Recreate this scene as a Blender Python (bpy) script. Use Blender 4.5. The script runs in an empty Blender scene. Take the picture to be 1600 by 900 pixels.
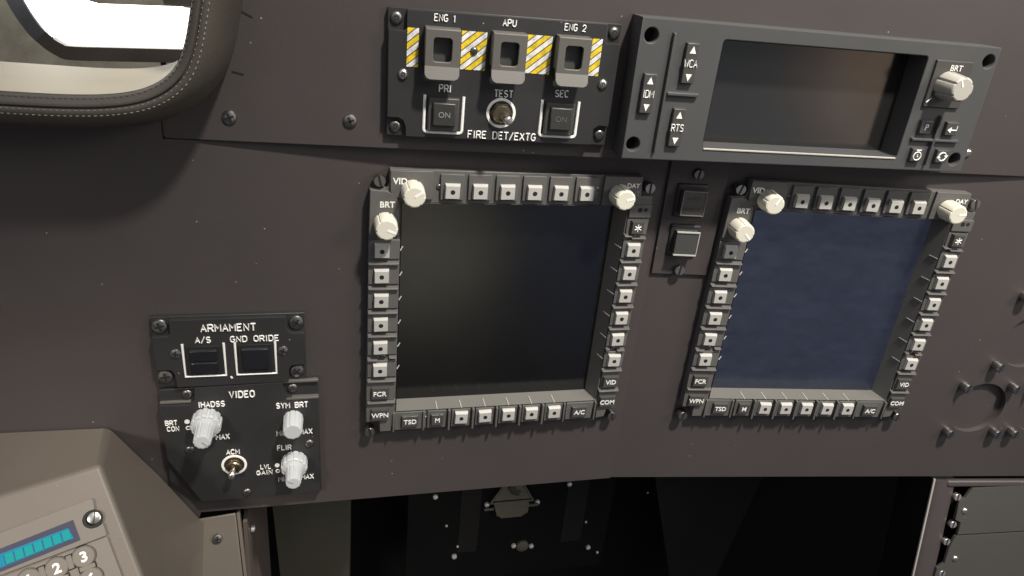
import bpy, bmesh, math, random
from mathutils import Vector, Matrix
random.seed(7)
sc = bpy.context.scene
C = sc.collection
S = 0.00075          # one design unit of the panel drawing in metres

# ------------------------------------------------------------------ camera
cam_d = bpy.data.cameras.new("camera")
cam = bpy.data.objects.new("camera", cam_d)
C.objects.link(cam)
Rm = [[0.96996497, 0.09146202, 0.22539444], [-0.0152559, -0.90191768, 0.43163846], [0.24276575, -0.42211278, -0.87343322]]
def W(v): return Vector((v[0]*S, -v[2]*S, v[1]*S))
right = W(Rm[0]) / S
up = W(Rm[1]) / -S
back = W(Rm[2]) / -S
M = Matrix((right, up, back)).transposed().to_4x4()
M.translation = W((-168.563, 312.974, 621.769))
cam.matrix_world = M
cam_d.sensor_width = 36
cam_d.lens = 36 * 1135.8 / 1600
cam_d.clip_start = 0.01
cam_d.clip_end = 50
sc.camera = cam

# ------------------------------------------------------------------ light
world = bpy.data.worlds.new("World")
sc.world = world
world.use_nodes = True
nt = world.node_tree
bg = nt.nodes["Background"]
tc = nt.nodes.new("ShaderNodeTexCoord")
sep = nt.nodes.new("ShaderNodeSeparateXYZ")
nt.links.new(tc.outputs["Generated"], sep.inputs[0])
wr = nt.nodes.new("ShaderNodeValToRGB")
wr.color_ramp.elements[0].position = 0.25
wr.color_ramp.elements[0].color = (0.062, 0.058, 0.06, 1)
wr.color_ramp.elements[1].position = 0.9
wr.color_ramp.elements[1].color = (0.42, 0.43, 0.48, 1)
mr = nt.nodes.new("ShaderNodeMapRange")
mr.inputs[1].default_value = -1
mr.inputs[2].default_value = 1
nt.links.new(sep.outputs[2], mr.inputs[0])
nt.links.new(mr.outputs[0], wr.inputs[0])
wn = nt.nodes.new("ShaderNodeTexNoise")
wn.inputs["Scale"].default_value = 2.2
wn.inputs["Detail"].default_value = 2
nt.links.new(tc.outputs["Generated"], wn.inputs["Vector"])
wm = nt.nodes.new("ShaderNodeMapRange")
wm.inputs[1].default_value = 0.38; wm.inputs[2].default_value = 0.68
wm.inputs[3].default_value = 0.25; wm.inputs[4].default_value = 2.0
nt.links.new(wn.outputs["Fac"], wm.inputs[0])
wx = nt.nodes.new("ShaderNodeMix"); wx.data_type = 'RGBA'; wx.blend_type = 'MULTIPLY'; wx.inputs[0].default_value = 1
nt.links.new(wr.outputs[0], wx.inputs[6]); nt.links.new(wm.outputs[0], wx.inputs[7])
# soft bright places in the hall behind the photographer, mirrored in the screens
last = wx.outputs[2]
for d, c0, c1, col in (((78,-258,632),.988,1.0,(.8,.74,.56)), ((330,-225,622),.955,.995,(.12,.145,.24)), ((455,-80,644),.9925,.9975,(1.15,.75,.45)), ((270,-90,644),.97,1.0,(.10,.12,.08))):
    v = Vector((d[0], -d[2], d[1])).normalized()
    dp = nt.nodes.new("ShaderNodeVectorMath"); dp.operation = 'DOT_PRODUCT'
    nt.links.new(tc.outputs["Generated"], dp.inputs[0]); dp.inputs[1].default_value = v
    m = nt.nodes.new("ShaderNodeMapRange"); m.interpolation_type = 'SMOOTHSTEP'
    m.inputs[1].default_value = c0; m.inputs[2].default_value = c1
    nt.links.new(dp.outputs["Value"], m.inputs[0])
    ad = nt.nodes.new("ShaderNodeMix"); ad.data_type = 'RGBA'; ad.blend_type = 'ADD'
    ad.inputs[7].default_value = (*col, 1)
    nt.links.new(m.outputs[0], ad.inputs[0]); nt.links.new(last, ad.inputs[6])
    last = ad.outputs[2]
nt.links.new(last, bg.inputs[0])
bg.inputs[1].default_value = 0.95

def area(name, pos, target, size, power, col):
    d = bpy.data.lights.new(name, 'AREA')
    d.shape = 'DISK'
    d.size = size
    d.energy = power
    d.color = col
    o = bpy.data.objects.new(name, d)
    C.objects.link(o)
    o.location = W(pos)
    o.rotation_euler = (W(target) - W(pos)).to_track_quat('-Z', 'Y').to_euler()
    return o
def spot(name, pos, target, radius, power, col, angle, blend):
    d = bpy.data.lights.new(name, 'SPOT')
    d.shadow_soft_size = radius
    d.energy = power
    d.color = col
    d.spot_size = math.radians(angle)
    d.spot_blend = blend
    o = bpy.data.objects.new(name, d)
    C.objects.link(o)
    o.location = W(pos)
    o.rotation_euler = (W(target) - W(pos)).to_track_quat('-Z', 'Y').to_euler()
    return o
spot("hall_ceiling_lamp", (460, 2000, 1090), (340, 320, 0), 0.065, 200, (1.0, 0.945, 0.86), 46, 0.9)
spot("second_ceiling_lamp", (-1000, 650, 1250), (-450, -240, 100), 0.08, 44, (1.0, 0.9, 0.78), 24, 1.0)
area("far_ceiling_lamp", (1700, 1150, 1400), (300, 0, 0), 0.5, 9, (1.0, 0.95, 0.88))

sc.view_settings.view_transform = 'Standard'
sc.view_settings.look = 'None'
sc.view_settings.gamma = 1
sc.view_settings.exposure = 0

# ------------------------------------------------------------------ materials
def mat(name, col, rough=0.5, metal=0.0, var=0.15, dust=0.0, bump=0.0, bscale=900, emit=None, estr=0, coat=0, spec=0.5, vscale=25):
    m = bpy.data.materials.new(name)
    m.use_nodes = True
    t = m.node_tree
    b = t.nodes["Principled BSDF"]
    b.inputs["Roughness"].default_value = rough
    b.inputs["Metallic"].default_value = metal
    b.inputs["Specular IOR Level"].default_value = spec
    if coat: b.inputs["Coat Weight"].default_value = coat
    tc = t.nodes.new("ShaderNodeTexCoord")
    n = t.nodes.new("ShaderNodeTexNoise")
    n.inputs["Scale"].default_value = vscale
    n.inputs["Detail"].default_value = 6
    n.inputs["Roughness"].default_value = 0.65
    t.links.new(tc.outputs["Object"], n.inputs["Vector"])
    mix = t.nodes.new("ShaderNodeMix")
    mix.data_type = 'RGBA'
    mix.inputs[6].default_value = (*[c * (1 - var) for c in col], 1)
    mix.inputs[7].default_value = (*[min(1, c * (1 + var)) for c in col], 1)
    t.links.new(n.outputs["Fac"], mix.inputs[0])
    out = mix.outputs[2]
    if dust:
        v = t.nodes.new("ShaderNodeTexVoronoi")
        v.inputs["Scale"].default_value = 150
        t.links.new(tc.outputs["Object"], v.inputs["Vector"])
        sx = t.nodes.new("ShaderNodeSeparateColor")
        t.links.new(v.outputs["Color"], sx.inputs[0])
        sz = t.nodes.new("ShaderNodeMath"); sz.operation = 'MULTIPLY'; sz.inputs[1].default_value = 0.07
        t.links.new(sx.outputs[1], sz.inputs[0])
        lt = t.nodes.new("ShaderNodeMath"); lt.operation = 'LESS_THAN'
        t.links.new(v.outputs["Distance"], lt.inputs[0])
        t.links.new(sz.outputs[0], lt.inputs[1])
        gt = t.nodes.new("ShaderNodeMath"); gt.operation = 'GREATER_THAN'; gt.inputs[1].default_value = 1 - dust
        t.links.new(sx.outputs[0], gt.inputs[0])
        mu = t.nodes.new("ShaderNodeMath"); mu.operation = 'MULTIPLY'
        t.links.new(lt.outputs[0], mu.inputs[0]); t.links.new(gt.outputs[0], mu.inputs[1])
        mu2 = t.nodes.new("ShaderNodeMath"); mu2.operation = 'MULTIPLY'; mu2.inputs[1].default_value = 0.6
        t.links.new(mu.outputs[0], mu2.inputs[0])
        mx = t.nodes.new("ShaderNodeMix"); mx.data_type = 'RGBA'
        mx.inputs[7].default_value = (0.5, 0.47, 0.42, 1)
        t.links.new(mu2.outputs[0], mx.inputs[0]); t.links.new(out, mx.inputs[6])
        out = mx.outputs[2]
    t.links.new(out, b.inputs["Base Color"])
    rr = t.nodes.new("ShaderNodeMapRange")
    rr.inputs[3].default_value = max(0.02, rough - 0.08)
    rr.inputs[4].default_value = min(1, rough + 0.08)
    t.links.new(n.outputs["Fac"], rr.inputs[0])
    t.links.new(rr.outputs[0], b.inputs["Roughness"])
    if bump:
        n2 = t.nodes.new("ShaderNodeTexNoise")
        n2.inputs["Scale"].default_value = bscale
        n2.inputs["Detail"].default_value = 2
        t.links.new(tc.outputs["Object"], n2.inputs["Vector"])
        bp = t.nodes.new("ShaderNodeBump")
        bp.inputs["Strength"].default_value = bump
        bp.inputs["Distance"].default_value = 0.0003
        t.links.new(n2.outputs["Fac"], bp.inputs["Height"])
        t.links.new(bp.outputs[0], b.inputs["Normal"])
    if emit:
        b.inputs["Emission Color"].default_value = (*emit, 1)
        b.inputs["Emission Strength"].default_value = estr
    return m

PANEL = mat("panel_paint", (0.0565, 0.0475, 0.0462), 0.5, var=0.14, dust=0.2, bump=0.25, bscale=1400, vscale=9)
BLACK = mat("black_panel_paint", (0.024, 0.024, 0.0245), 0.5, var=0.12, dust=0.14, bump=0.2, bscale=1600)
BEZEL = mat("bezel_paint", (0.105, 0.101, 0.095), 0.48, var=0.12, dust=0.04, bump=0.2, bscale=1500)
UFD = mat("charcoal_paint", (0.066, 0.066, 0.066), 0.5, var=0.08, dust=0.07, bump=0.2, bscale=1600)
KEYM = mat("dark_key_plastic", (0.058, 0.057, 0.053), 0.42, var=0.1)
GUARD = mat("grey_guard_plastic", (0.105, 0.099, 0.088), 0.5, var=0.06, bump=0.15)
BUTTON = mat("light_grey_button", (0.43, 0.42, 0.39), 0.5, var=0.14, vscale=170)
HOLE = mat("black_recess", (0.008, 0.008, 0.008), 0.7)
KNOB = mat("cream_knob_plastic", (0.66, 0.635, 0.53), 0.42, var=0.05, vscale=60)
KNOBW = mat("pale_grey_knob_plastic", (0.50, 0.52, 0.525), 0.42, var=0.05, vscale=60)
KNOBT = mat("taupe_knob_plastic", (0.42, 0.40, 0.35), 0.45, var=0.06)
WHITE = mat("white_legend", (0.85, 0.84, 0.80), 0.5, var=0.05)
GREYT = mat("grey_legend", (0.25, 0.25, 0.24), 0.5)
DIMT = mat("unlit_legend", (0.075, 0.07, 0.045), 0.5)
STEEL = mat("bare_steel", (0.75, 0.72, 0.66), 0.28, 1.0, var=0.2, vscale=200)
OXIDE = mat("dark_steel", (0.38, 0.365, 0.345), 0.3, 1.0, var=0.25, vscale=200)
BLKSCREW = mat("black_oxide_steel", (0.2, 0.19, 0.18), 0.35, 0.9, var=0.2, vscale=200)
BRASS = mat("tarnished_brass", (0.30, 0.25, 0.17), 0.33, 1.0, var=0.2, vscale=200)
CHAMF = mat("grey_screen_surround", (0.155, 0.149, 0.136), 0.5, var=0.08, dust=0.05)
GLASS = mat("black_screen_glass", (0.004, 0.004, 0.004), 0.15, var=0.2, dust=0.07, spec=0.7, vscale=12)
NAVY = mat("navy_screen_glow", (0.007, 0.008, 0.012), 0.22, var=0.3, spec=0.6, vscale=45, emit=(0.0235, 0.028, 0.046), estr=0.72)  # dim blue glow added so no cast shadow shows on the screen
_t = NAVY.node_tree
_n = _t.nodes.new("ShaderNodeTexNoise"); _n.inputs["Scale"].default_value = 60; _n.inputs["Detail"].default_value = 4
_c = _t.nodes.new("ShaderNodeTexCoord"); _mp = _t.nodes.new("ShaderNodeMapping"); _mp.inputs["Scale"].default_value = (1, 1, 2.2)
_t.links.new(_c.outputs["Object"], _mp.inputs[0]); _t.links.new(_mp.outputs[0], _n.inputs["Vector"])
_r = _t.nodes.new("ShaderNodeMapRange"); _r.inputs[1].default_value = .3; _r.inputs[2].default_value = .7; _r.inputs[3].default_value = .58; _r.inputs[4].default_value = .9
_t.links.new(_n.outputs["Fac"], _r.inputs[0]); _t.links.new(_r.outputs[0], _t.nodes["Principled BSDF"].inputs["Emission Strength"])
UGLASS = mat("grey_screen_glass", (0.016, 0.0155, 0.015), 0.16, var=0.2, dust=0.09, spec=0.8, vscale=12)
LEATHER = mat("dark_olive_leather", (0.068, 0.060, 0.048), 0.5, var=0.2, bump=0.5, bscale=420, vscale=40)
THREAD = mat("pale_thread", (0.24, 0.22, 0.18), 0.7)
LIT_SILL = mat("lit_sill_beige", (0.46, 0.41, 0.31), 0.6, var=0.12, dust=0.1, bump=0.3, bscale=500, vscale=30)  # inner face of the cushion, made paler to carry the light on it
CONSOLE = mat("console_paint", (0.16, 0.138, 0.113), 0.42, var=0.05, dust=0.4, bump=0.25, bscale=1300)
CONSOLED = mat("keypad_plate_paint", (0.18, 0.16, 0.133), 0.45, var=0.05, dust=0.06, bump=0.15)
LCD = mat("lit_teal_screen", (0.0, 0.12, 0.16), 0.25, var=0.1, emit=(0.0, 0.20, 0.38), estr=0.6)
LCDG = mat("lit_green_cell", (0.0, 0.16, 0.15), 0.25, var=0.1, emit=(0.0, 0.28, 0.29), estr=0.6)
LCDB = mat("screen_border", (0.05, 0.05, 0.085), 0.3)
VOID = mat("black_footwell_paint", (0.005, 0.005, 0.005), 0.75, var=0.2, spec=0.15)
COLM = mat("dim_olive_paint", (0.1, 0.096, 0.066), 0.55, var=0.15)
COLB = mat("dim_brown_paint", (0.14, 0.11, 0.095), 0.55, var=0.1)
AVION = mat("avionics_grey_paint", (0.062, 0.059, 0.052), 0.45, var=0.06, dust=0.1, bump=0.15)
SIGNM = mat("aged_placard", (0.12, 0.11, 0.085), 0.6, var=0.2, vscale=120)
BRIGHT_AREA = mat("glowing_area", (0.8, 0.8, 0.78), 0.5, emit=(1.0, 0.97, 0.9), estr=5.0)  # bright area beyond the opening, its light put in as emission
HALL = mat("mottled_hall_floor", (0.5, 0.455, 0.33), 0.7, var=0.95, vscale=11)
BLUEST = mat("polished_rail", (0.75, 0.82, 0.95), 0.3, 1.0, var=0.6, vscale=14)
BROWNR = mat("dull_brown_rail", (0.06, 0.05, 0.04), 0.5, var=0.2)

def hazard():
    m = bpy.data.materials.new("hazard_stripes")
    m.use_nodes = True
    t = m.node_tree
    b = t.nodes["Principled BSDF"]
    b.inputs["Roughness"].default_value = 0.5
    tc = t.nodes.new("ShaderNodeTexCoord")
    sp = t.nodes.new("ShaderNodeSeparateXYZ")
    t.links.new(tc.outputs["Object"], sp.inputs[0])
    a = math.radians(40)
    def ma(op, x, y):
        n = t.nodes.new("ShaderNodeMath"); n.operation = op
        for i, q in enumerate((x, y)):
            if isinstance(q, (int, float)): n.inputs[i].default_value = q
            else: t.links.new(q, n.inputs[i])
        return n.outputs[0]
    per = 8.6 * S
    d = ma('ADD', ma('MULTIPLY', sp.outputs[0], -math.sin(a) / per), ma('MULTIPLY', sp.outputs[2], math.cos(a) / per))
    fr = ma('FRACT', ma('ADD', d, 50.3), 0)
    cr = t.nodes.new("ShaderNodeValToRGB")
    cr.color_ramp.interpolation = 'CONSTANT'
    e = cr.color_ramp.elements
    e[0].position = 0; e[0].color = (0.86, 0.62, 0.02, 1)
    e[1].position = 0.40; e[1].color = (0.10, 0.08, 0.05, 1)
    for p, c in ((0.50, (0.84, 0.83, 0.80, 1)), (0.90, (0.12, 0.11, 0.10, 1))):
        x = e.new(p); x.color = c
    t.links.new(fr, cr.inputs[0])
    no = t.nodes.new("ShaderNodeTexNoise"); no.inputs["Scale"].default_value = 260; no.inputs["Detail"].default_value = 5
    t.links.new(tc.outputs["Object"], no.inputs["Vector"])
    mp = t.nodes.new("ShaderNodeMapRange"); mp.inputs[1].default_value = .3; mp.inputs[2].default_value = .62; mp.inputs[3].default_value = .55
    t.links.new(no.outputs["Fac"], mp.inputs[0])
    mm = t.nodes.new("ShaderNodeMix"); mm.data_type = 'RGBA'; mm.blend_type = 'MULTIPLY'; mm.inputs[0].default_value = 1
    t.links.new(cr.outputs[0], mm.inputs[6]); t.links.new(mp.outputs[0], mm.inputs[7])
    t.links.new(mm.outputs[2], b.inputs["Base Color"])
    return m
HAZARD = hazard()

# ------------------------------------------------------------------ mesh helpers (coordinates: x right, y up, w towards the viewer)
class MB:
    def __init__(self): self.bm = bmesh.new()
    def _faces(self, vs, fs, mi):
        v = [self.bm.verts.new(p) for p in vs]
        for f in fs:
            try:
                q = self.bm.faces.new([v[i] for i in f]); q.material_index = mi
            except ValueError: pass
        return v
    def box(self, x0, x1, y0, y1, w0, w1, mi=0, ins=0, rot=0, it=None):
        # ins: how much the top face is drawn in on each side; it: extra inset for the upper (y1) side
        a = ins if it is None else it
        P = [(x0,y0,w0),(x1,y0,w0),(x1,y1,w0),(x0,y1,w0),(x0+ins,y0+ins,w1),(x1-ins,y0+ins,w1),(x1-ins,y1-a,w1),(x0+ins,y1-a,w1)]
        if rot:
            cx, cy = (x0+x1)/2, (y0+y1)/2; c, s = math.cos(rot), math.sin(rot)
            P = [(cx+(x-cx)*c-(y-cy)*s, cy+(x-cx)*s+(y-cy)*c, w) for x, y, w in P]
        self._faces(P, [(3,2,1,0),(4,5,6,7),(0,1,5,4),(1,2,6,5),(2,3,7,6),(3,0,4,7)], mi)
        return self
    def hexa(self, P, mi=0):
        self._faces(P, [(3,2,1,0),(4,5,6,7),(0,1,5,4),(1,2,6,5),(2,3,7,6),(3,0,4,7)], mi); return self
    def prism(self, poly, w0, w1, mi=0, ins=0):
        n = len(poly)
        cx = sum(p[0] for p in poly)/n; cy = sum(p[1] for p in poly)/n
        top = [(x+(cx-x)*ins, y+(cy-y)*ins, w1) for x, y in poly]
        self._faces([(x,y,w0) for x, y in poly] + top,
                    [tuple(reversed(range(n))), tuple(range(n, 2*n))] + [(i,(i+1)%n,n+(i+1)%n,n+i) for i in range(n)], mi)
        return self
    def lathe(self, cx, cy, prof, seg=32, mi=0, flute=0, depth=0.1, duty=0.25, caps=True, lean=(0,0), ph=0):
        rows = []
        w0 = prof[0][1]
        for r, w in prof:
            row = []
            for i in range(seg):
                a = 2*math.pi*i/seg + ph
                k = r
                if flute and (i * flute / seg) % 1.0 < duty: k = r*(1-depth)
                row.append((cx+k*math.cos(a)+lean[0]*(w-w0), cy+k*math.sin(a)+lean[1]*(w-w0), w))
            rows.append(row)
        V = [p for r in rows for p in r]; F = []
        for j in range(len(prof)-1):
            for i in range(seg):
                F.append((j*seg+i, j*seg+(i+1)%seg, (j+1)*seg+(i+1)%seg, (j+1)*seg+i))
        if caps:
            F.append(tuple(reversed(range(seg)))); F.append(tuple((len(prof)-1)*seg+i for i in range(seg)))
        self._faces(V, F, mi)
        return self
    def ring(self, cx, cy, ri, ro, w0, w1, seg=40, mi=0):
        return self.lathe(cx, cy, [(ri,w0),(ro,w0),(ro,w1-.3),(ro-.4,w1),(ri+.4,w1),(ri,w1-.3),(ri,w0)], seg, mi, caps=False)
    def tube(self, pts, r, mi=0, seg=8, flat=1.0):
        pts = [Vector(p) for p in pts]; V = []; F = []; n = len(pts)
        for i, p in enumerate(pts):
            d = (pts[min(i+1,n-1)] - pts[max(i-1,0)]).normalized()
            a = d.cross(Vector((0,0,1)))
            a = Vector((1,0,0)) if a.length < 1e-3 else a.normalized()
            b = d.cross(a).normalized()
            for k in range(seg):
                t = 2*math.pi*k/seg
                V.append(p + a*r*math.cos(t) + b*r*flat*math.sin(t))
        for i in range(n-1):
            for k in range(seg): F.append((i*seg+k, i*seg+(k+1)%seg, (i+1)*seg+(k+1)%seg, (i+1)*seg+k))
        F.append(tuple(range(seg))); F.append(tuple(reversed(range((n-1)*seg, n*seg))))
        self._faces(V, F, mi)
        return self
    def mesh(self, me, dx=0, dy=0, dw=0, mi=0):
        vs = [(v.co.x+dx, v.co.y+dy, v.co.z+dw) for v in me.vertices]
        self._faces(vs, [tuple(p.vertices) for p in me.polygons], mi)
        return self
    def build(self, name, mats, parent=None, bevel=0.0, seg=2, smooth=True, org=(0,0,0)):
        bm = self.bm
        bmesh.ops.recalc_face_normals(bm, faces=bm.faces[:])
        for v in bm.verts:
            p = v.co - Vector(org)
            v.co = Vector((p.x*S, -p.z*S, p.y*S))
        if smooth:
            for f in bm.faces: f.smooth = True
            for e in bm.edges:
                if len(e.link_faces) != 2 or e.calc_face_angle(0) > math.radians(32): e.smooth = False
        me = bpy.data.meshes.new(name)
        bm.to_mesh(me); bm.free()
        for m in (mats if isinstance(mats, (list, tuple)) else [mats]): me.materials.append(m)
        o = bpy.data.objects.new(name, me)
        C.objects.link(o)
        if parent: o.parent = parent
        if bevel:
            b = o.modifiers.new("bevel", 'BEVEL')
            b.width = bevel*S; b.segments = seg; b.limit_method = 'ANGLE'; b.angle_limit = math.radians(40)
        return o

def put(src, name, x, y, w, parent, rot=0, scale=1):
    o = bpy.data.objects.new(name, src) if isinstance(src, bpy.types.Mesh) else src.copy()
    o.name = name
    C.objects.link(o)
    o.location = (x*S, -w*S, y*S)
    o.rotation_euler = (0, -rot, 0)
    o.scale = (scale,)*3
    o.parent = parent
    return o

# reference frames of the panel faces: origin (x, y, w) and turn about the vertical
def thing(name, label, cat, pos=(0,0,0), turn=0.0, tilt=0.0, group=None):
    o = bpy.data.objects.new(name, None)
    C.objects.link(o)
    o.empty_display_size = 0.02
    o.location = W(pos)
    o.rotation_euler = (tilt, 0, turn)
    tag(o, label, cat, group)
    return o
def tag(o, label=None, cat=None, group=None, kind=None):
    if label: o["label"] = label
    if cat: o["category"] = cat
    if group: o["group"] = group
    if kind: o["kind"] = kind
    return o
TURN_R = -0.1144928
ORG_R = (343.138, 1.209, 22.622)
TURN_T = -0.055
ORG_T = (-294.5, 0, 1.0)
def frame_pt(org, turn, x, y, w):
    c, s = math.cos(turn), math.sin(turn)
    return (org[0] + c*x + s*w, org[1] + y, org[2] - s*x + c*w)
def RP(x, y, w=0): return frame_pt(ORG_R, TURN_R, x, y, w)
def TP(x, y, w=0): return frame_pt(ORG_T, TURN_T, x, y, w)

# outline with holes -> solid sheet, through a filled curve
def circle(cx, cy, r, n=40): return [(cx+r*math.cos(2*math.pi*i/n), cy+r*math.sin(2*math.pi*i/n)) for i in range(n)]
def rrect(x0, x1, y0, y1, r, n=5):
    out = []
    for cx, cy, a0 in ((x1-r,y1-r,0),(x0+r,y1-r,90),(x0+r,y0+r,180),(x1-r,y0+r,270)):
        for i in range(n+1):
            a = math.radians(a0+90*i/n); out.append((cx+r*math.cos(a), cy+r*math.sin(a)))
    return out
def sheet(outer, holes, w0, w1, bev=0.4):
    cu = bpy.data.curves.new("sheet_outline", 'CURVE')
    cu.dimensions = '2D'; cu.fill_mode = 'BOTH'
    cu.extrude = (w1-w0)/2 - bev
    cu.bevel_depth = bev; cu.bevel_resolution = 1; cu.offset = -bev
    for poly in [outer]+holes:
        s = cu.splines.new('POLY'); s.points.add(len(poly)-1); s.use_cyclic_u = True
        for p, q in zip(s.points, poly): p.co = (q[0], q[1], 0, 1)
    ob = bpy.data.objects.new("sheet_outline", cu)
    me = bpy.data.meshes.new_from_object(ob)
    for v in me.vertices: v.co.z += (w0+w1)/2
    bpy.data.objects.remove(ob); bpy.data.curves.remove(cu)
    return me

# printed text (built-in font) and engraved text (single-stroke letters)
_tc = {}
def text_mesh(s, size, bold=0.02, ext=0.2):
    k = (s, size, bold)
    if k not in _tc:
        cu = bpy.data.curves.new("letters", 'FONT')
        cu.body = s; cu.size = size/0.72; cu.align_x = 'CENTER'; cu.extrude = ext; cu.offset = bold*size; cu.resolution_u = 4
        ob = bpy.data.objects.new("letters", cu)
        me = bpy.data.meshes.new_from_object(ob)
        xs = [v.co.x for v in me.vertices]; ys = [v.co.y for v in me.vertices]
        cx, cy = (min(xs)+max(xs))/2, (min(ys)+max(ys))/2
        for v in me.vertices: v.co.x -= cx; v.co.y -= cy
        bpy.data.objects.remove(ob)
        _tc[k] = me
    return _tc[k]
def printed(s, x, y, w, h, parent, m=None, sx=1.0, bold=0.02, name="lettering"):
    mb = MB(); me = text_mesh(s, h, bold)
    mb._faces([(v.co.x*sx+x, v.co.y+y, v.co.z+w+0.2) for v in me.vertices], [tuple(p.vertices) for p in me.polygons], 0)
    return mb.build(name, m or WHITE, parent, smooth=False)
def arc(cx, cy, rx, ry, a0, a1, n=7):
    return [(cx+rx*math.cos(math.radians(a0+(a1-a0)*i/n)), cy+ry*math.sin(math.radians(a0+(a1-a0)*i/n))) for i in range(n+1)]
GL = {
 'A': [[(0,0),(2,6),(4,0)],[(.7,2),(3.3,2)]],
 'B': [[(0,0),(0,6),(2.4,6)]+arc(2.4,4.6,1.4,1.4,90,-90)+[(0,3.2)],[(2.4,3.2)]+arc(2.4,1.6,1.6,1.6,90,-90)+[(0,0)]],
 'C': [arc(2,4,2,2,35,180)+arc(2,2,2,2,180,325)],
 'D': [[(0,0),(0,6),(1.8,6)]+arc(1.8,3.8,2.2,2.2,90,0)+arc(1.8,2.2,2.2,2.2,0,-90)+[(0,0)]],
 'E': [[(3.6,6),(0,6),(0,0),(3.6,0)],[(0,3.1),(2.8,3.1)]],
 'F': [[(3.6,6),(0,6),(0,0)],[(0,3.1),(2.8,3.1)]],
 'G': [arc(2,4,2,2,40,180)+arc(2,2,2,2,180,360)+[(4,2.7),(2.4,2.7)]],
 'H': [[(0,0),(0,6)],[(4,0),(4,6)],[(0,3.1),(4,3.1)]],
 'I': [[(0.6,0),(0.6,6)]],
 'L': [[(0,6),(0,0),(3.5,0)]],
 'M': [[(0,0),(0,6),(2.2,2.4),(4.4,6),(4.4,0)]],
 'N': [[(0,0),(0,6),(4,0),(4,6)]],
 'O': [arc(2,4,2,2,0,180)+arc(2,2,2,2,180,360)+[(4,4)]],
 'P': [[(0,0),(0,6),(2.4,6)]+arc(2.4,4.4,1.6,1.6,90,-90)+[(0,2.8)]],
 'R': [[(0,0),(0,6),(2.4,6)]+arc(2.4,4.4,1.6,1.6,90,-90)+[(0,2.8)],[(2.2,2.8),(4,0)]],
 'S': [arc(2,4.5,1.8,1.5,30,270)+arc(2,1.55,1.9,1.5,90,-150)],
 'T': [[(0,6),(4,6)],[(2,6),(2,0)]],
 'U': [[(0,6),(0,2)]+arc(2,2,2,2,180,360)+[(4,6)]],
 'V': [[(0,6),(2,0),(4,6)]],
 'W': [[(0,6),(1.2,0),(2.4,4.4),(3.6,0),(4.8,6)]],
 'X': [[(0,0),(4,6)],[(0,6),(4,0)]],
 'Y': [[(0,6),(2,3),(4,6)],[(2,3),(2,0)]],
 '/': [[(0,-.4),(3.2,6.4)]],
 '1': [[(0.2,5),(1.2,6),(1.2,0)]],
 '2': [arc(2,4.2,1.8,1.8,170,-35)+[(0,0),(3.8,0)]],
 '3': [arc(2,4.5,1.6,1.5,150,-90)+arc(2,1.5,1.8,1.5,90,-150)],
}
WID = {'I':1.2,'M':4.4,'W':4.8,'/':3.2,'1':1.6,'E':3.6,'F':3.6,'L':3.5}
def engraved(s, x, y, w, h, parent, m=None, r=0.1, sp=1.7, name="lettering", sx=0.82, gapw=3.4):
    k = h/6.0
    tot = sum((WID.get(c,4) if c != ' ' else gapw)+sp for c in s) - sp
    cx = x - tot*k*sx/2
    mb = MB()
    for c in s:
        if c == ' ': cx += (gapw+sp)*k*sx; continue
        for st in GL[c]:
            mb.tube([(cx+px*k*sx, y-h/2+py*k, w+0.25) for px, py in st], r*h, seg=8, flat=1.5)
        cx += (WID.get(c,4)+sp)*k*sx
    return mb.build(name, m or WHITE, parent)

# ------------------------------------------------------------------ shared small meshes
def keep(o):
    me = o.data; bpy.data.objects.remove(o); return me
def hexpoly(r, ph=0): return [(r*math.cos(math.radians(60*i+ph)), r*math.sin(math.radians(60*i+ph))) for i in range(6)]
def socket_screw(r, m):
    mb = MB().lathe(0, 0, [(r,-1),(r,.5),(r*.93,1.2),(r*.75,2.0),(r*.5,2.5),(r*.44,2.5)], 28)
    mb.prism(hexpoly(r*.45), 1.2, 2.52, 1)
    mb.prism(hexpoly(r*.2), 1.2, 2.58, 0)
    return keep(mb.build("screw", [m, HOLE]))
def slot_screw(r, h, m):
    mb = MB().lathe(0, 0, [(r,-2),(r,h*.7),(r*.97,h*.9),(r*.9,h)], 28)
    mb.box(-r*.2, r*.2, -r*.93, r*.93, h-1.4, h+0.06, 1)
    return keep(mb.build("screw", [m, HOLE]))
def cross_screw(r, m):
    mb = MB().lathe(0, 0, [(r,-1),(r,.4),(r*.9,1.3),(r*.6,2.0),(r*.3,2.2)], 28)
    for a in (0.3, 0.3+math.pi/2): mb.box(-r*.14, r*.14, -r*.62, r*.62, 1.0, 2.26, 1, rot=a)
    return keep(mb.build("screw", [m, HOLE]))
SOCK_D = socket_screw(5.2, OXIDE); SOCK_B = socket_screw(5.0, BLKSCREW); SOCK_S = socket_screw(4.2, STEEL)
SOCK_BS = socket_screw(3.6, BLKSCREW)
SLOT_L = slot_screw(5.4, 5, OXIDE); SLOT_B = slot_screw(5.2, 4, BLKSCREW); SLOT_P = slot_screw(4.7, 3, STEEL)
CROSS = cross_screw(5.0, OXIDE); CROSS_BIG = cross_screw(6.2, OXIDE)
POST = keep(MB().lathe(0, 0, [(5.4,-1),(5.4,2.4),(5.9,2.6),(5.9,3.2)], 24)
            .lathe(0, 0, [(5.7,3.2),(5.7,8.8),(5.0,10.2)], 36)
            .box(-1.1, 1.1, -5.4, 5.4, 8.6, 10.3, 1).build("mounting_post", [OXIDE, HOLE]))

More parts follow.
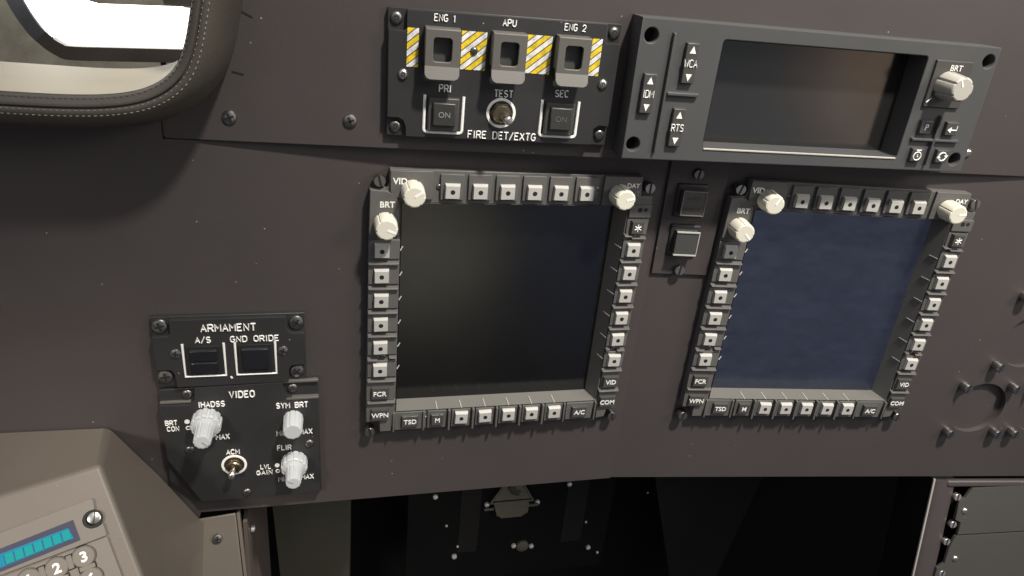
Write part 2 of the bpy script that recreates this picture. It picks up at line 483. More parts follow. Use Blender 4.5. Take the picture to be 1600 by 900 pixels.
# ------------------------------------------------------------------ instrument panel (folded sheet)
ip = thing("instrument_panel", "large dark brown-grey folded instrument panel that carries both square displays", "instrument panel")
XF = 146.4
MFD_HOLE = [(-107,-119),(106,-119),(106,101),(-107,101)]
left_sheet = sheet([(-640,-330),(-330,-330),(-300,-236.5),(XF+.1,-236.5),(XF+.1,149.6),(-296.5,149.6),(-296.5,176),(-640,176)], [MFD_HOLE], -14, 0, 0.06)
MB().mesh(left_sheet).build("left_sheet", PANEL, ip)
rp = bpy.data.objects.new("right_sheet", None); bpy.data.objects.remove(rp)
CIRC = [(239, -133.7), (270.2, -41.5), (328, -133.5)]
right_me = sheet([(-198.1,-236.5),(1000,-236.5),(1000,149.6),(-198.1,149.6)], [circle(x, y, 34.5, 72) for x, y in CIRC]+[MFD_HOLE], -14, 0, 0.06)
mr_ = MB(); mr_.mesh(right_me)
rs = mr_.build("right_sheet", PANEL, ip)
rs.location = W(ORG_R); rs.rotation_euler = (0, 0, TURN_R)
for x, y in CIRC:
    g = MB().lathe(x, y, [(34.6,-16),(34.6,-6.5)], 72).build("gauge_blank", PANEL, ip)
    g.location = W(ORG_R); g.rotation_euler = (0, 0, TURN_R)
for x, y in ((207,-101.5),(237,-72.6),(270.5,-101.5),(209,-166),(272,-166),(295.7,-165.6),(296.5,-101.5),(235,16),(302,-72.6),(302,18)):
    p = put(POST, "mounting_post", 0, 0, 0, ip, rot=random.uniform(-.35,-.1))
    p.location = W(RP(x, y, 0)); p.rotation_euler = (0, p.rotation_euler.y, TURN_R)

up = thing("upper_panel", "dark upper panel strip above the seam holding the fire switches and wide display", "panel", ORG_T, TURN_T)
MB().mesh(sheet([(0,150.5),(1340,151.4),(1340,520),(70,520),(62,300),(58,262),(49,222),(33,198),(8,184),(0,182)], [], -26, 0, 0.6)).build("plate", PANEL, up)
for x, y in ((50.1,170),(144.3,172)): put(CROSS, "screw", x, y, 0, up, rot=random.random(), scale=1.15)
put(SOCK_S, "screw", 736.6, 172, 0, up)
for x, y, a in ((67.5,249,-.45),(58,205,-.2)):
    MB().box(x-4, x+5, y-.7, y+.7, -3, 0.3, rot=a).build("slot", HOLE, up)

# ------------------------------------------------------------------ multifunction displays
BTN = MB().box(-6.7,6.7,-6.7,6.7,-1,1.5).box(-6.7,6.7,-6.7,6.7,1.5,4.2,0,ins=.5,it=1.7).lathe(0,-.4,[(2.15,3),(2.15,4.28)],20,1)
BTN_ME = keep(BTN.build("bezel_button", [BUTTON, HOLE, GREYT]))
def knob_mesh(r0, r1, h, m, fl=8, skirt=0, seg=96, depth=.09, duty=.22):
    mb = MB()
    if skirt: mb.lathe(0, 0, [(skirt,0),(skirt,1.5),(skirt-.6,2)], 48)
    mb.lathe(0, 0, [(r0,0.5),(r0,1.6),(r1+(r0-r1)*.1,h-1.6),(r1-.5,h-.5),(r1-1.4,h)], seg, 0, fl, depth, duty)
    mb.lathe(0, 0, [(r1-1.2,h-2),(r1-1.6,h+.06)], 48)
    return keep(mb.build("knob", m))
KN_MFD = knob_mesh(10.4, 9.6, 18, KNOB, 6, duty=.12, depth=.07)
def pointer(parent, r, h, mat_, w=1.6, l0=.0):
    return MB().box(-w/2, w/2, r*l0, r*.93, h-.3, h+.35).build("pointer", mat_, parent)
KEYTOP = keep(MB().box(-9,9,-7,7,-1,3.6,0,ins=1.2).build("legend_key", KEYM))
KEYTOP_S = keep(MB().box(-7,7,-7,7,-1,3.6,0,ins=1.2).build("legend_key", KEYM))

TICK = mat("tick_paint", (0.5,0.49,0.45), .5)
def mfd(label, org, turn, screen_mat, ticks=True, seed=1):
    rnd = random.Random(seed)
    t = thing("multifunction_display", label, "cockpit display", org, turn, group="square multifunction displays")
    mb = MB()
    # rear frame with corner notches for the four mounting screws
    out = [(-136,-128),(-124,-128),(-122,-138),(-118,-141.5),(113,-141.5),(118,-140),(120,-132),(128,-130),(131.5,104),(131.5,111),(119.5,111),(118,131),
           (-117,132),(-117,121),(-119,115.5),(-125,114),(-134,114)]
    hole = [(-106,-118),(107,-118),(107,102),(-106,102)]
    mb.mesh(sheet(out, [hole], 0, 9, 0.5))
    # pads round the top buttons, side columns and bottom keys
    P = []
    P.append(([(-116.5,131.5),(-80,131.5),(-79.5,106),(-99,106),(-112,107.5),(-116.5,112)], 12))
    for i in range(6):
        x = -62.5+25*i
        P.append(([(x-10.3,105.8),(x+10.3,105.8),(x+10.5,129.2),(x-10.5,129.2)], 11.6))
    P.append(([(79.5,131),(117,131),(117,117),(111,116),(111,104),(107,102.5),(79,102.5)], 12))
    P.append(([(108,103.5),(131,103.5),(131,82),(108,82)] and [(109,103),(131.3,103),(131.2,90.8),(109,90.8)], 11.8))
    P.append(([(-133.6,113.5),(-119.5,113.5),(-114,110),(-108.5,104),(-108,72),(-134.6,72)], 12))
    for i in range(6):
        y = 58-25*i
        P.append(([(-134.8,y-9.2),(-107,y-9.2),(-107,y+9.6),(-134.8,y+9.6)], 11.2))
        P.append(([(108,y-9.2),(130,y-9.2),(130,y+9.6),(108,y+9.6)], 11.2))
    for y0, y1 in ((-103,-83),(-128.5,-107)):
        P.append(([(-135.5,y0),(-108.5,y0),(-108,y1),(-135.5,y1)], 11.4))
        P.append(([(109.5,y0),(128.6,y0),(129,y1),(109.5,y1)], 11.4))
    P.append(([(-122,-141),(-111,-141),(-109,-119),(-122,-129)] , 11.6))
    P.append(([(109.5,-140.5),(119,-139),(121,-129),(128,-128),(128,-122),(109.5,-120)], 11.6))
    P.append(([(109,88.5),(130.8,88.5),(130.6,73.2),(109,73.2)], 10.6))
    P.append(([(-107.5,-140.5),(-76,-140.5),(-76,-119.5),(-107.5,-119.5)], 11.4))
    for i in range(6):
        x = -64.6+25*i
        P.append(([(x-9.6,-140.3),(x+9.6,-140.3),(x+9.6,-119.5),(x-9.6,-119.5)], 11.4))
    P.append(([(74.5,-140.3),(104,-140.3),(105,-119.5),(74.5,-119.5)], 11.4))
    for poly, w in P: mb.prism(poly, 4, w)
    bez = mb.build("bezel", BEZEL, t, bevel=0.9)
    # finger ribs between the buttons
    def rib(x0, x1, y0, y1, w1, ins=.6): MB().box(x0, x1, y0-.3*(x1-x0 > 8), y1+.5*(x1-x0 > 8), 5, w1, ins=ins, it=(2.6 if x1-x0 > 8 else ins)).build("finger_rib", BEZEL, t, bevel=.4)
    for i in range(7):
        y = 58-25*i-12.5
        if i == 4:
            rib(-135.4,-125,y-2.6,y+.4,14); rib(-115,-106.8,y-.4,y+2.6,14)
            rib(107.4,113,y-2,y+2,14); rib(120,129.5,y-2.4,y+1.2,14)
        else:
            rib(-135.4,-106.8,y-2,y+2,14.4,.7); rib(107.2,130.6,y-1.9,y+1.9,14.6,.7)
    rib(107.2,116,71,74.4,14); rib(115,130.6,69,72,14)
    for i in range(1, 6):
        x = -77.1+25*i
        rib(x-1.7, x+1.7, -143.5, -118.2, 14.2)
    for x in (-78.2, -108.6, 71.8, 106.6): rib(x-1.4, x+1.4, -142, -118.4, 13.6, .5)
    # sloping surround down to the screen
    o = [(-106,-118),(107,-118),(107,102),(-106,102)]; n_ = [(-104,-117.4),(101.6,-117.4),(101.6,98),(-104,98)]
    sm = MB()
    for a in range(4):
        b = (a+1) % 4
        sm._faces([(*o[a],10.6),(*o[b],10.6),(*n_[b],-10.4),(*n_[a],-10.4)], [(0,1,2,3)], 0)
    sm.build("screen_surround", CHAMF, t, smooth=False)
    def slope(f, side, c):
        if side == 'b': return Vector((c, -118+f*.6, 10.6-f*21))
        if side == 'l': return Vector((-106+f*2, c, 10.6-f*21))
        return Vector((107-f*5.4, c, 10.6-f*21))
    def mark(a, b, m): MB().tube([tuple(a), tuple(b)], .55, seg=6).build("index_mark", m, t)
    for i in range(6):
        mark(slope(.0,'b',-64.6+25*i)+Vector((0,.3,.3)), slope(.6,'b',-64.6+25*i)+Vector((0,.4,0)), TICK)
        y = 58-25*i
        mark(Vector((-106.6,y-.6,11.4)), Vector((-104.4,y+3.2,11.0)), TICK)
        mark(slope(.02,'r',y+1)+Vector((-.3,0,.3)), slope(.5,'r',y+1)+Vector((-.3,0,0)), GREYT)  # right-hand marks drawn greyer than the rest
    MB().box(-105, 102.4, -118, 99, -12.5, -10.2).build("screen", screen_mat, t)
    # push buttons
    jig = lambda: rnd.uniform(-.03,.03)
    for i in range(6):
        put(BTN_ME, "bezel_button", -62.5+25*i, 114.6, 11.6, t, rot=jig())
        put(BTN_ME, "bezel_button", -122.9, 58-25*i, 11.2, t, rot=jig())
        put(BTN_ME, "bezel_button", 118.6, 58-25*i, 11.2, t, rot=jig())
        if i: put(BTN_ME, "bezel_button", -64.6+25*i, -128, 11.4, t, rot=jig())
    for s, x, y, small in (("FCR",-122.6,-93.6,0),("WPN",-122.4,-119,0),("TSD",-92.2,-129,0),("M",-64.4,-129,1),("A/C",88.6,-129.6,0),("VID",118.8,-93.4,0),("COM",118.6,-118.6,0),("*",119,81.2,1)):
        k = put(KEYTOP_S if small else KEYTOP, "legend_key", x, y, 11.3, t)
        if s == "*":
            a = MB()
            for q in range(3):
                an = math.radians(90+60*q)
                a.tube([(-3.6*math.cos(an),-3.6*math.sin(an),3.75),(3.6*math.cos(an),3.6*math.sin(an),3.75)], .55, seg=6)
            a.build("lettering", WHITE, k)
        else: printed(s, 0, 0, 3.62, 5.2, k, bold=.015)
    # knobs
    for x, y, an in ((-97.5,113.8,.9),(-120.4,83.8,2.2),(95.4,113.6,1.9)):
        k = put(KN_MFD, "knob", x, y, 12, t, rot=-(an+rnd.uniform(-.6,.6)))
        pointer(k, 9, 18, WHITE, 2.0, .05)
    printed("VID", -108.5, 122.4, 12, 5.6, t, bold=.03)
    printed("BRT", -118.8, 101, 12, 5.4, t, bold=.03)
    printed("DAY", 108.6, 122.6, 12, 4.6, t, bold=.02)
    printed("NT", 112.0, 114.8, 12, 4.6, t, bold=.02, m=GREYT)
    for x, y, r in ((119.6,98.6,2.3),(125.2,98.8,1.9)):
        MB().lathe(x, y, [(r,8),(r,12.0)], 20).build("hole", HOLE, t)
    # small deep-set screws between the pads
    for x, y, w in ((-74.6+0.6,117,9.4),(77.4-4,117.5,9.2),(-76.4+0.6,-129.5,9),(72.6,-129.5,9),(-120,58-112.4,9.6),(117,58-112.4,9.6),(118.6,71,10.4)):
        put(SOCK_BS, "screw", x, y, w-1, t, scale=.78)
    for x, y in ((-125.6,121.6),(126.6,119.8),(-131.8,-142.2),(129.6,-141.2)):
        put(SLOT_L, "mounting_screw", x, y, 6, t, rot=rnd.uniform(-.3,.3))
        MB().lathe(x, y, [(4,0),(4,6)], 20).build("standoff", HOLE, t)
    return t
mfd("square cockpit display with plain black screen, left of the two square displays", (0,0,0), 0, GLASS, seed=3)
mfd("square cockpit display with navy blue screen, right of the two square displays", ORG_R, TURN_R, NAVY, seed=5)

# ------------------------------------------------------------------ fire detection panel
fp = thing("fire_control_panel", "black fire detection panel with yellow and white hazard stripes and three grey switch guards", "control panel", ORG_T, TURN_T)
MB().prism([(173.2,263.4),(363,264.6),(363.6,163.2),(173.6,163.2)], -1, 5).build("base_plate", BLACK, fp, bevel=.6)
MB().mesh(sheet([(188,262.6),(350,264),(350.6,249),(363,249),(363,181),(354,181),(350,178),(349.5,164.2),(189.5,163.8),(189,172),(187,177),(183,179),(174,179),(174,247),(186,247),(188,249)],
    [], 4, 9.5, .5)).build("face_plate", BLACK, fp)
for i, (x, y) in enumerate(((179.8,255.6),(357.2,257.2),(180.8,171.3),(357,172.4))): put(SOCK_B, "screw", x, y, 5, fp, rot=i)
for x, y in ((186,214),(352.4,216.2)): put(SOCK_S, "screw", x, y, 9.5, fp, rot=.4)
for x0, x1, y0, y1 in ((188.4,197.4,220,249.6),(231.2,251.4,220.8,250.4),(284.4,305,221.2,251.3),(338.6,347.2,222.5,252.1)):
    MB().box(x0, x1, y0, y1, 9.3, 9.9).build("hazard_stripe", HAZARD, fp)
put(SOCK_BS, "screw", 241.7, 235.6, 9.4, fp, scale=.9)
for cx, yo, s in ((215.6,0,"ENG 1"),(268.6,.4,"APU"),(321.4,1.2,"ENG 2")):
    gx0, gx1 = cx-13.8, cx+13.8
    ty = 253+yo
    def GY(v): return v+yo
    me = sheet(rrect(gx0, gx1, GY(222), GY(251.4), 1.2), [rrect(cx-7.4, cx+7.2, GY(227), GY(245), 2.6)], 18.5, 22, .5)
    g = MB().mesh(me)
    # lower lip that kicks outward, rounded at its foot; side cheeks and roof of the guard
    lip = [(gx0,224),(gx0,217.5),(gx0+1.4,215),(gx0+4,213.8),(gx1-4,213.8),(gx1-1.4,215),(gx1,217.5),(gx1,224)]
    V = [(x, GY(y), 18.8+(224-y)*.42+b) for b in (0, 3.0) for x, y in lip]; n = len(lip)
    g._faces(V, [tuple(range(n)), tuple(range(n,2*n))]+[(i,(i+1)%n,n+(i+1)%n,n+i) for i in range(n)], 0)
    g.box(gx0, gx0+1.8, GY(226), GY(252), 9.3, 19.5).box(gx1-1.8, gx1, GY(226), GY(252), 9.3, 19.5)
    g.hexa([(gx0,GY(249.4),9.3),(gx1,GY(249.4),9.3),(gx1,GY(252.2),9.3),(gx0,GY(252.2),9.3),(gx0,GY(248.6),21),(gx1,GY(248.6),21),(gx1,GY(251.6),21.6),(gx0,GY(251.6),21.6)])
    gd = g.build("switch_guard", GUARD, fp, bevel=.5)
    MB().box(cx-11.6, cx+11.6, GY(222), GY(249.5), 9.4, 14, ins=.8).build("switch_lamp", KEYM, gd, bevel=.4)
    engraved(s, cx+(1.4 if s!="APU" else 0), 258.6+yo*.6, 9.5, 5.0, fp)
for cx, cy, s, l, on in ((220,184.6,"PRI",219.6,WHITE),(318.2,186.2,"SEC",317.6,WHITE)):
    b = MB().box(cx-13.4, cx+12.6, cy-14.6, cy+13.2, 9.4, 13.5, ins=.7).build("push_button", KEYM, fp, bevel=.5)
    c = MB().box(cx-9.8, cx+9.6, cy-9.6, cy+10, 13, 17.2, ins=.6).build("button_cap", mat("button_cap_plastic", (.036,.035,.033), .4), b, bevel=.8)
    printed("ON", cx-.2, cy+.2, 17.15, 4.6, c, m=GREYT if s == "PRI" else mat("worn_legend", (.11,.105,.1), .5), bold=.0)
    f = MB()
    x0, x1, y0, y1 = cx-16.1, cx+15.8, cy-16, cy+14.4
    pts = [(x0,y1,9.7),(x0,y0+2.2,9.7),(x0+.7,y0+.7,9.7),(x0+2.2,y0,9.7),(x1-2.2,y0,9.7),(x1-.7,y0+.7,9.7),(x1,y0+2.2,9.7),(x1,y1,9.7)]
    f.tube(pts, 1.25, seg=8, flat=.7); f.build("button_outline", WHITE, fp)
    engraved(s, l+.4, cy+20.2, 9.5, 5.4, fp)
def toggle(cx, cy, w, parent, r, lean, ln):
    MB().ring(cx, cy, r-2.1, r+.3, w-.2, w+.9).build("switch_outline", WHITE, parent)
    tg = MB().lathe(cx, cy, [(r-3.2,w-.2),(r-3.2,w+1.2),(r-4.4,w+1.4)], 6).lathe(cx, cy, [(r-4.6,w+1),(r-4.6,w+5),(r-5.4,w+6),(r-7,w+6),(r-7.2,w+4)], 28, flute=14, depth=.05, duty=.5)
    tg = tg.build("toggle_switch", BRASS, parent)
    MB().lathe(cx, cy, [(2.2,w+4),(2.5,w+7),(3.2,w+ln-4),(3.6,w+ln-1.8),(2.8,w+ln-.4),(1.4,w+ln)], 20, lean=lean).build("lever", STEEL, tg)
    return tg
toggle(267.7, 187.4, 9.5, fp, 12.2, (.42,-.3), 16)
engraved("TEST", 268.6, 203.4, 9.5, 5.4, fp)
engraved("FIRE DET/EXTG", 270.2, 168.4, 9.5, 5.8, fp, sx=.9)

# ------------------------------------------------------------------ wide up-front display
ud = thing("upfront_display", "wide charcoal display unit with a brown-grey screen, arrow rockers and one taupe knob", "cockpit display", ORG_T, TURN_T)
bm_ = sheet([(373.4,157.6),(713.5,159.2),(709.6,272.7),(373,273)], [rrect(445.6,639.6,169.4,260.8,3), circle(382.6,259.7,6,28), circle(701,260.4,6,28), circle(382,170.6,6,28), circle(701.4,171.2,6,28)], -2, 25, .9)
MB().mesh(bm_).build("body", UFD, ud)
for x, y in ((382.6,259.7),(701,260.4),(382,170.6),(701.4,171.2)): MB().lathe(x, y, [(6.2,6),(6.2,11)], 28).build("mounting_recess", HOLE, ud)
o = rrect(446,639.2,169.8,260.4,2.6); n2 = rrect(446.6,638.4,170.6,259.8,2.4)
sb = MB()
for i in range(len(o)):
    j = (i+1) % len(o)
    sb._faces([(*o[i],24.2),(*o[j],24.2),(*n2[j],1.8),(*n2[i],1.8)], [(0,1,2,3)], 0)
sb.build("screen_surround", UFD, ud)
MB().box(446,639,170,260.4,0.2,2).build("screen", UGLASS, ud)
MB().tube([(447,169.4,25.1),(638,169.4,25.1)], .9, seg=6).build("screen_edge_strip", mat("pale_edge_paint", (.42,.40,.35), .5), ud)  # paler strip along the lower screen edge
def tri(cx, cy, r, w, parent, down=False, mi=None):
    s = -1 if down else 1
    return MB().prism([(cx-r*.8,cy-s*r*.7),(cx+r*.8,cy-s*r*.7),(cx,cy+s*r)], w, w+.4).build("arrow_mark", WHITE, parent)
for s, cx, cy in (("WCA",418.8,240.4),("IDM",386.6,213.9),("RTS",417.6,187.2)):
    k = MB().box(cx-6.1, cx+6.1, cy-16.6, cy+16.6, 24, 29, ins=.7).build("rocker_switch", KEYM, ud, bevel=.5)
    tri(cx, cy+10.4, 3.4, 28.9, k); tri(cx, cy-10.8, 3.4, 28.9, k, True)
    engraved(s, cx, cy, 28.95, 5.8, k, r=.075, sx=.76, sp=1.3)
rr_ = MB().box(401.6-1.6, 401.6+1.6, 164.5, 263.5, 24, 28.6, ins=.7).box(403, 432, 213, 216.8, 24, 28.4, ins=.7).build("divider_ribs", UFD, ud, bevel=.4)
kp = MB().box(647.4, 685.8, 217.6, 259, 24, 27.4, ins=.6).build("knob_plate", KEYM, ud, bevel=.4)
printed("BRT", 668.8, 252.8, 27.4, 5.2, kp, bold=.0, m=WHITE)
MB().tube([(649.5,222,27.5),(653.5,226,27.5)], .5, seg=6).build("index_marks", WHITE, kp)
KN_U = knob_mesh(12.4, 10.4, 21, KNOBT, 6, duty=.14, depth=.1)
k = put(KN_U, "knob", 664.4, 237.6, 27, ud, rot=.5)
pointer(k, 9.6, 21, WHITE, 1.4, .25)
MB().box(669.5-1.6+1, 669.5+1.6+1, 164.5, 211, 24, 28.4, ins=.7).box(647, 697.5, 186.6, 190, 24, 28.2, ins=.7).build("divider_ribs", UFD, ud, bevel=.4)
for i, (x, y) in enumerate(((657.4,200),(684.2,199.8),(657.2,174.2),(683.8,174))):
    k = MB().box(x-6.6, x+6.6, y-6.6, y+6.6, 24, 29, ins=.7).build("square_key", KEYM, ud, bevel=.6)
    ic = MB(); w = 29.05
    if i == 0:
        ic = None; printed("P", x, y, 28.95, 5.6, k, bold=-.0)
    elif i == 1:
        ic.tube([(x+4.6,y+3,w),(x+4.6,y-1,w),(x-1.4,y-1,w)], .6, seg=6); ic.prism([(x-4.6,y-1),(x-1,y+1.6),(x-1,y-3.6)], w-.3, w+.4)
    elif i == 2:
        ic.ring(x, y-.8, 3.2, 4.3, w-.3, w+.4, 28); ic.tube([(x,y+.9,w),(x,y-1.4,w),(x+1,y-1.4,w)], .5, seg=6); ic.tube([(x-2.4,y+4.6,w),(x+2.4,y+4.6,w)], .6, seg=6); ic.tube([(x,y+3,w),(x,y+4.6,w)], .5, seg=6)
    else:
        ic.tube([(px,py,w) for px, py in arc(x,y,3.8,3.8,20,165,9)], .65, seg=6); ic.tube([(px,py,w) for px, py in arc(x,y,3.8,3.8,200,345,9)], .65, seg=6)
        ic.prism([(x+5.6,y+1.6),(x+1.6,y+1.2),(x+4,y-1.4)], w-.3, w+.4); ic.prism([(x-5.6,y-1.6),(x-1.6,y-1.2),(x-4,y+1.4)], w-.3, w+.4)
    if ic: ic.build("symbol", WHITE, k)

# ------------------------------------------------------------------ armament panel
ap = thing("armament_panel", "small black armament panel with two black square switches outlined in white", "control panel")
MB().prism([(-322,-8),(-191.6,-7),(-192,-78),(-322,-79.4)], -1, 5).build("base_plate", BLACK, ap, bevel=.6)
MB().mesh(sheet([(-306,-9.6),(-208.5,-8.6),(-207.5,-22),(-204,-25.6),(-192.4,-25.8),(-192.4,-59.5),(-204,-60.2),(-207,-63),(-208,-78),(-306,-79),(-306.6,-65),(-309,-60.6),(-321.6,-60),(-321.6,-26),(-309,-25.6),(-306.4,-22)], [], 4, 9.5, .5)).build("face_plate", BLACK, ap)
for i, (x, y) in enumerate(((-315,-16.8),(-199.2,-16.3),(-315.4,-68.8),(-200.2,-68.6))): put(CROSS_BIG, "screw", x, y, 5.5, ap, rot=.7*i, scale=1.08)
for x, y in ((-304,-43),(-211.6,-43.6)): put(CROSS, "screw", x, y, 9.3, ap, rot=.5+x, scale=.95)
engraved("ARMAMENT", -257.6, -17.8, 9.5, 6.8, ap, sx=.92)
engraved("A/S", -280, -29.8, 9.5, 5.6, ap, sx=.93)
engraved("GND ORIDE", -236, -29.9, 9.5, 5.6, ap, sx=.97)
for cx, n_ in ((-280.3,2),(-236,1)):
    x0, x1, y0, y1 = cx-17.4, cx+17.4, -67.6, -33.4
    MB().tube([(x0,y1,9.7),(x0,y0,9.7),(x1,y0,9.7),(x1,y1,9.7)], 1.15, seg=8).build("switch_outline", WHITE, ap)
    b = MB().box(cx-14.6, cx+14.6, -64.8, -35.4, 9.4, 11.5).build("square_switch", HOLE, ap, bevel=.4)
    q = MB()
    for j in range(n_): 
        y1_ = -38.6-(12.6)*j; y0_ = y1_-(11.6 if n_ == 2 else 22.6)
        q.box(cx-11.6, cx+11.6, y0_, y1_, 11.3, 13.2, ins=.5, it=1.4)
    q.build("switch_cap", mat("gloss_black_cap", (.012,.012,.016), .25), b, bevel=.3)
MB().box(-259.2,-257.6,-71.6,-69,9.4,9.9,rot=.5).build("paint_chip", WHITE, ap)

# ------------------------------------------------------------------ video panel
vp = thing("video_panel", "black video panel with three pale grey knobs and a small toggle", "control panel")
MB().prism([(-323,-84),(-181,-77.6),(-180.6,-215.6),(-300,-216.6),(-324,-190)], -1, 5).build("base_plate", BLACK, vp, bevel=.6)
MB().mesh(sheet([(-291,-80.4),(-214,-78.6),(-212.6,-88),(-209,-94.6),(-203,-97.6),(-181.6,-97.4),(-181.6,-214.4),(-296,-215),(-322.6,-160),(-323,-98.4),(-298,-98.6),(-293,-94)], [], 4, 9.5, .5)).build("face_plate", BLACK, vp)
MB().box(-214,-181,-80.6,-78,4.5,8.2).build("edge_lip", GUARD, vp, bevel=.5)
MB().box(-211,-181,-98.6,-96.2,4.5,10).build("edge_lip", GUARD, vp, bevel=.5)
MB().box(-323,-296,-98,-95.6,4.5,7.6).build("edge_lip", GUARD, vp, bevel=.5)
for x, y in ((-299,-89.2),(-205,-87.7)): put(SOCK_B, "screw", x, y, 5, vp, rot=.3)
for x, y in ((-301.4,-149.8),(-191,-151.4),(-252.8,-207)): put(SOCK_B, "screw", x, y, 9.3, vp, rot=1.1, scale=.9)
printed_v = engraved("VIDEO", -250.6, -89.4, 9.5, 6.8, vp, r=.1)
engraved("IHADSS", -278, -98.9, 9.5, 5.6, vp)
engraved("SYM BRT", -205.8, -104.6, 9.5, 5.6, vp)
engraved("BRT", -314.8, -117.6, 9.5, 4.8, vp); engraved("CON", -313.8, -124.4, 9.5, 4.8, vp)
engraved("MAX", -271, -136.8, 9.5, 5.4, vp)
engraved("MIN", -216.5, -137, 9.5, 5.4, vp, m=mat("greyed_legend", (.45,.45,.44), .5)); engraved("MAX", -194, -136.6, 9.5, 5.4, vp)
engraved("ACM", -263, -155.6, 9.5, 5.4, vp)
engraved("FLIR", -215, -154.4, 9.5, 5.4, vp)
engraved("LVL", -233.6, -176.6, 9.5, 4.8, vp); engraved("GAIN", -235, -183.6, 9.5, 4.8, vp, sx=1)
engraved("MIN", -217, -193.4, 9.5, 5.4, vp, m=bpy.data.materials["greyed_legend"]); engraved("MAX", -194, -192.8, 9.5, 5.4, vp)
for x, y, fill in ((-301,-117.2,1),(-300.6,-124.6,0),(-222.6,-175.8,1),(-222.2,-183.2,0)):
    d = MB()
    if fill: d.lathe(x, y, [(2.3,9),(2.3,10)], 20)
    else: d.ring(x, y, 1.3, 2.3, 9, 10, 20)
    d.build("index_dot", WHITE, vp)
def dual_knob(x, y, r0, h0, r1, h1, an):
    mb = MB().lathe(0, 0, [(r0*.93,0.2),(r0,1.6),(r0,h0-1.5),(r0-1,h0)], 120, 0, 12, .075, .3)
    mb.lathe(0, 0, [(r1+1.4,h0-1),(r1+1.4,h0+1.2),(r1+.4,h0+1.6)], 40)
    k = put(keep(mb.build("knob", KNOBW)), "knob", x, y, 9.5, vp, rot=-an)
    c = MB().lathe(0, 0, [(r1,h0+.6),(r1-.2,h0+4),(r1*.9,h1-1.4),(r1*.86,h1-.3),(r1*.8,h1)], 96, 0, 12, .06, .3).lathe(0,0,[(r1*.72,h1-1),(r1*.68,h1+.08)],40).build("inner_knob", KNOBW, k)
    MB().box(-.7,.7,r1*.0,r1*.74,h1-.4,h1+.3).build("pointer", mat("knob_mark_grey", (.3,.3,.3), .5), c)
dual_knob(-283, -115.5, 13.6, 14, 8.6, 36, 2.4)
dual_knob(-205.8, -171.2, 12.6, 14, 7.9, 35, -1.1)
k = put(knob_mesh(9.4, 8.8, 23, KNOBW, 10, depth=.06, duty=.25), "knob", -205.2, -120, 9.5, vp)
toggle(-262.8, -171.5, 9.5, vp, 11.6, (-.15,-.45), 14)

# ------------------------------------------------------------------ small panel with two square push buttons
sp_ = thing("switch_panel", "narrow dark panel with two square push buttons between the two square displays", "control panel", ORG_R, TURN_R)
MB().prism([(-197.2,148),(-138,148),(-138,27),(-196.4,26.8)], -1, 3.2).build("plate", PANEL, sp_, bevel=.5)
for i, (x, y) in enumerate(((-171.4,106),(-170.4,64.6))):
    b = MB().box(x-16, x+16, y-17.5, y+17.5, 3, 6.4, ins=1.4).build("push_button", BLACK, sp_, bevel=1.4)
    c = MB().box(x-11.4, x+11.4, y-12.2, y+12.2, 6, 14).build("button_cap", KEYM, b, bevel=.4)
    m_ = mat("bright_button_rim", (.4,.39,.38), .4) if i else mat("dull_button_rim", (.14,.135,.125), .45)
    r_ = MB()
    if i: r_.box(x-11.8,x+11.8,y+11.2,y+12.7,13,15).box(x-11.8,x+11.8,y-12.7,y-11.2,13,15).box(x+11,x+12,y-11.2,y+11.2,13,14.6)
    else: r_.box(x-11.8,x+11.8,y+11.4,y+12.5,13,14.8).box(x-11.8,x+11.8,y-12.5,y-11.4,13,14.8).box(x+11,x+12,y-11.4,y+11.4,13,14.6).box(x-12,x-11,y-11.4,y+11.4,13,14.6)
    r_.build("button_rim", m_, c, bevel=.2)
    if not i:
        printed("AUTO", x, y+5, 14, 3.4, c, m=DIMT, bold=0); printed("MANUAL", x, y-5.4, 14, 3.4, c, m=DIMT, bold=0)
for y in (133, 33): put(SLOT_L if y < 100 else SLOT_B, "screw", -168.8, y, 3, sp_, rot=-.1)

# ------------------------------------------------------------------ stitched leather surround of the opening, and what lies beyond
def crom(pts, n=10):
    P = [pts[0]]+pts+[pts[-1]]; out = []
    for i in range(1, len(P)-2):
        for k in range(n):
            t = k/n
            a, b, c, d = (Vector(P[i+j-1]) for j in range(4))
            out.append(.5*((2*b)+(c-a)*t+(2*a-5*b+4*c-d)*t*t+(3*b-a-3*c+d)*t**3))
    out.append(Vector(P[-2])); return out
path = crom([(-700,196),(-500,194.6),(-400,193.2),(-345,192.6),(-312,195),(-290,201.5),(-275,213),(-266.5,229),(-259.5,256),(-254,285),(-244,360),(-238,440)], 10)
def offs(i, o):
    a, b = path[max(i-1,0)], path[min(i+1,len(path)-1)]
    d = (b-a).normalized(); n = Vector((d.y, -d.x)); p = path[i]+n*o
    return p
lf = thing("leather_surround", "thick stitched olive-black leather surround of the opening at the top left", "leather trim", (-300,180,0))
prof = [(.25,48),(1.2,53.6),(3.6,58.5),(6.4,60.8),(7.3,60.2),(7.9,57.6),(8.5,60.2),(9.2,61.2),(12,61),(16,59),(20.5,54),(24.5,46),(27.5,34),(29,20),(29.5,6),(29.5,-3)]
def sweep(prof, name, m):
    mb = MB(); V = []; F = []; n = len(prof)
    for i in range(len(path)):
        for o, w in prof:
            q = offs(i, o); V.append((q.x, q.y, w))
    for i in range(len(path)-1):
        for j in range(n-1): F.append((i*n+j, i*n+j+1, (i+1)*n+j+1, (i+1)*n+j))
    mb._faces(V, F, 0)
    ob = mb.build(name, m, lf, org=(-300,180,0))
    for f in ob.data.polygons: f.use_smooth = True
    for e in ob.data.edges: e.use_edge_sharp = False
    return ob
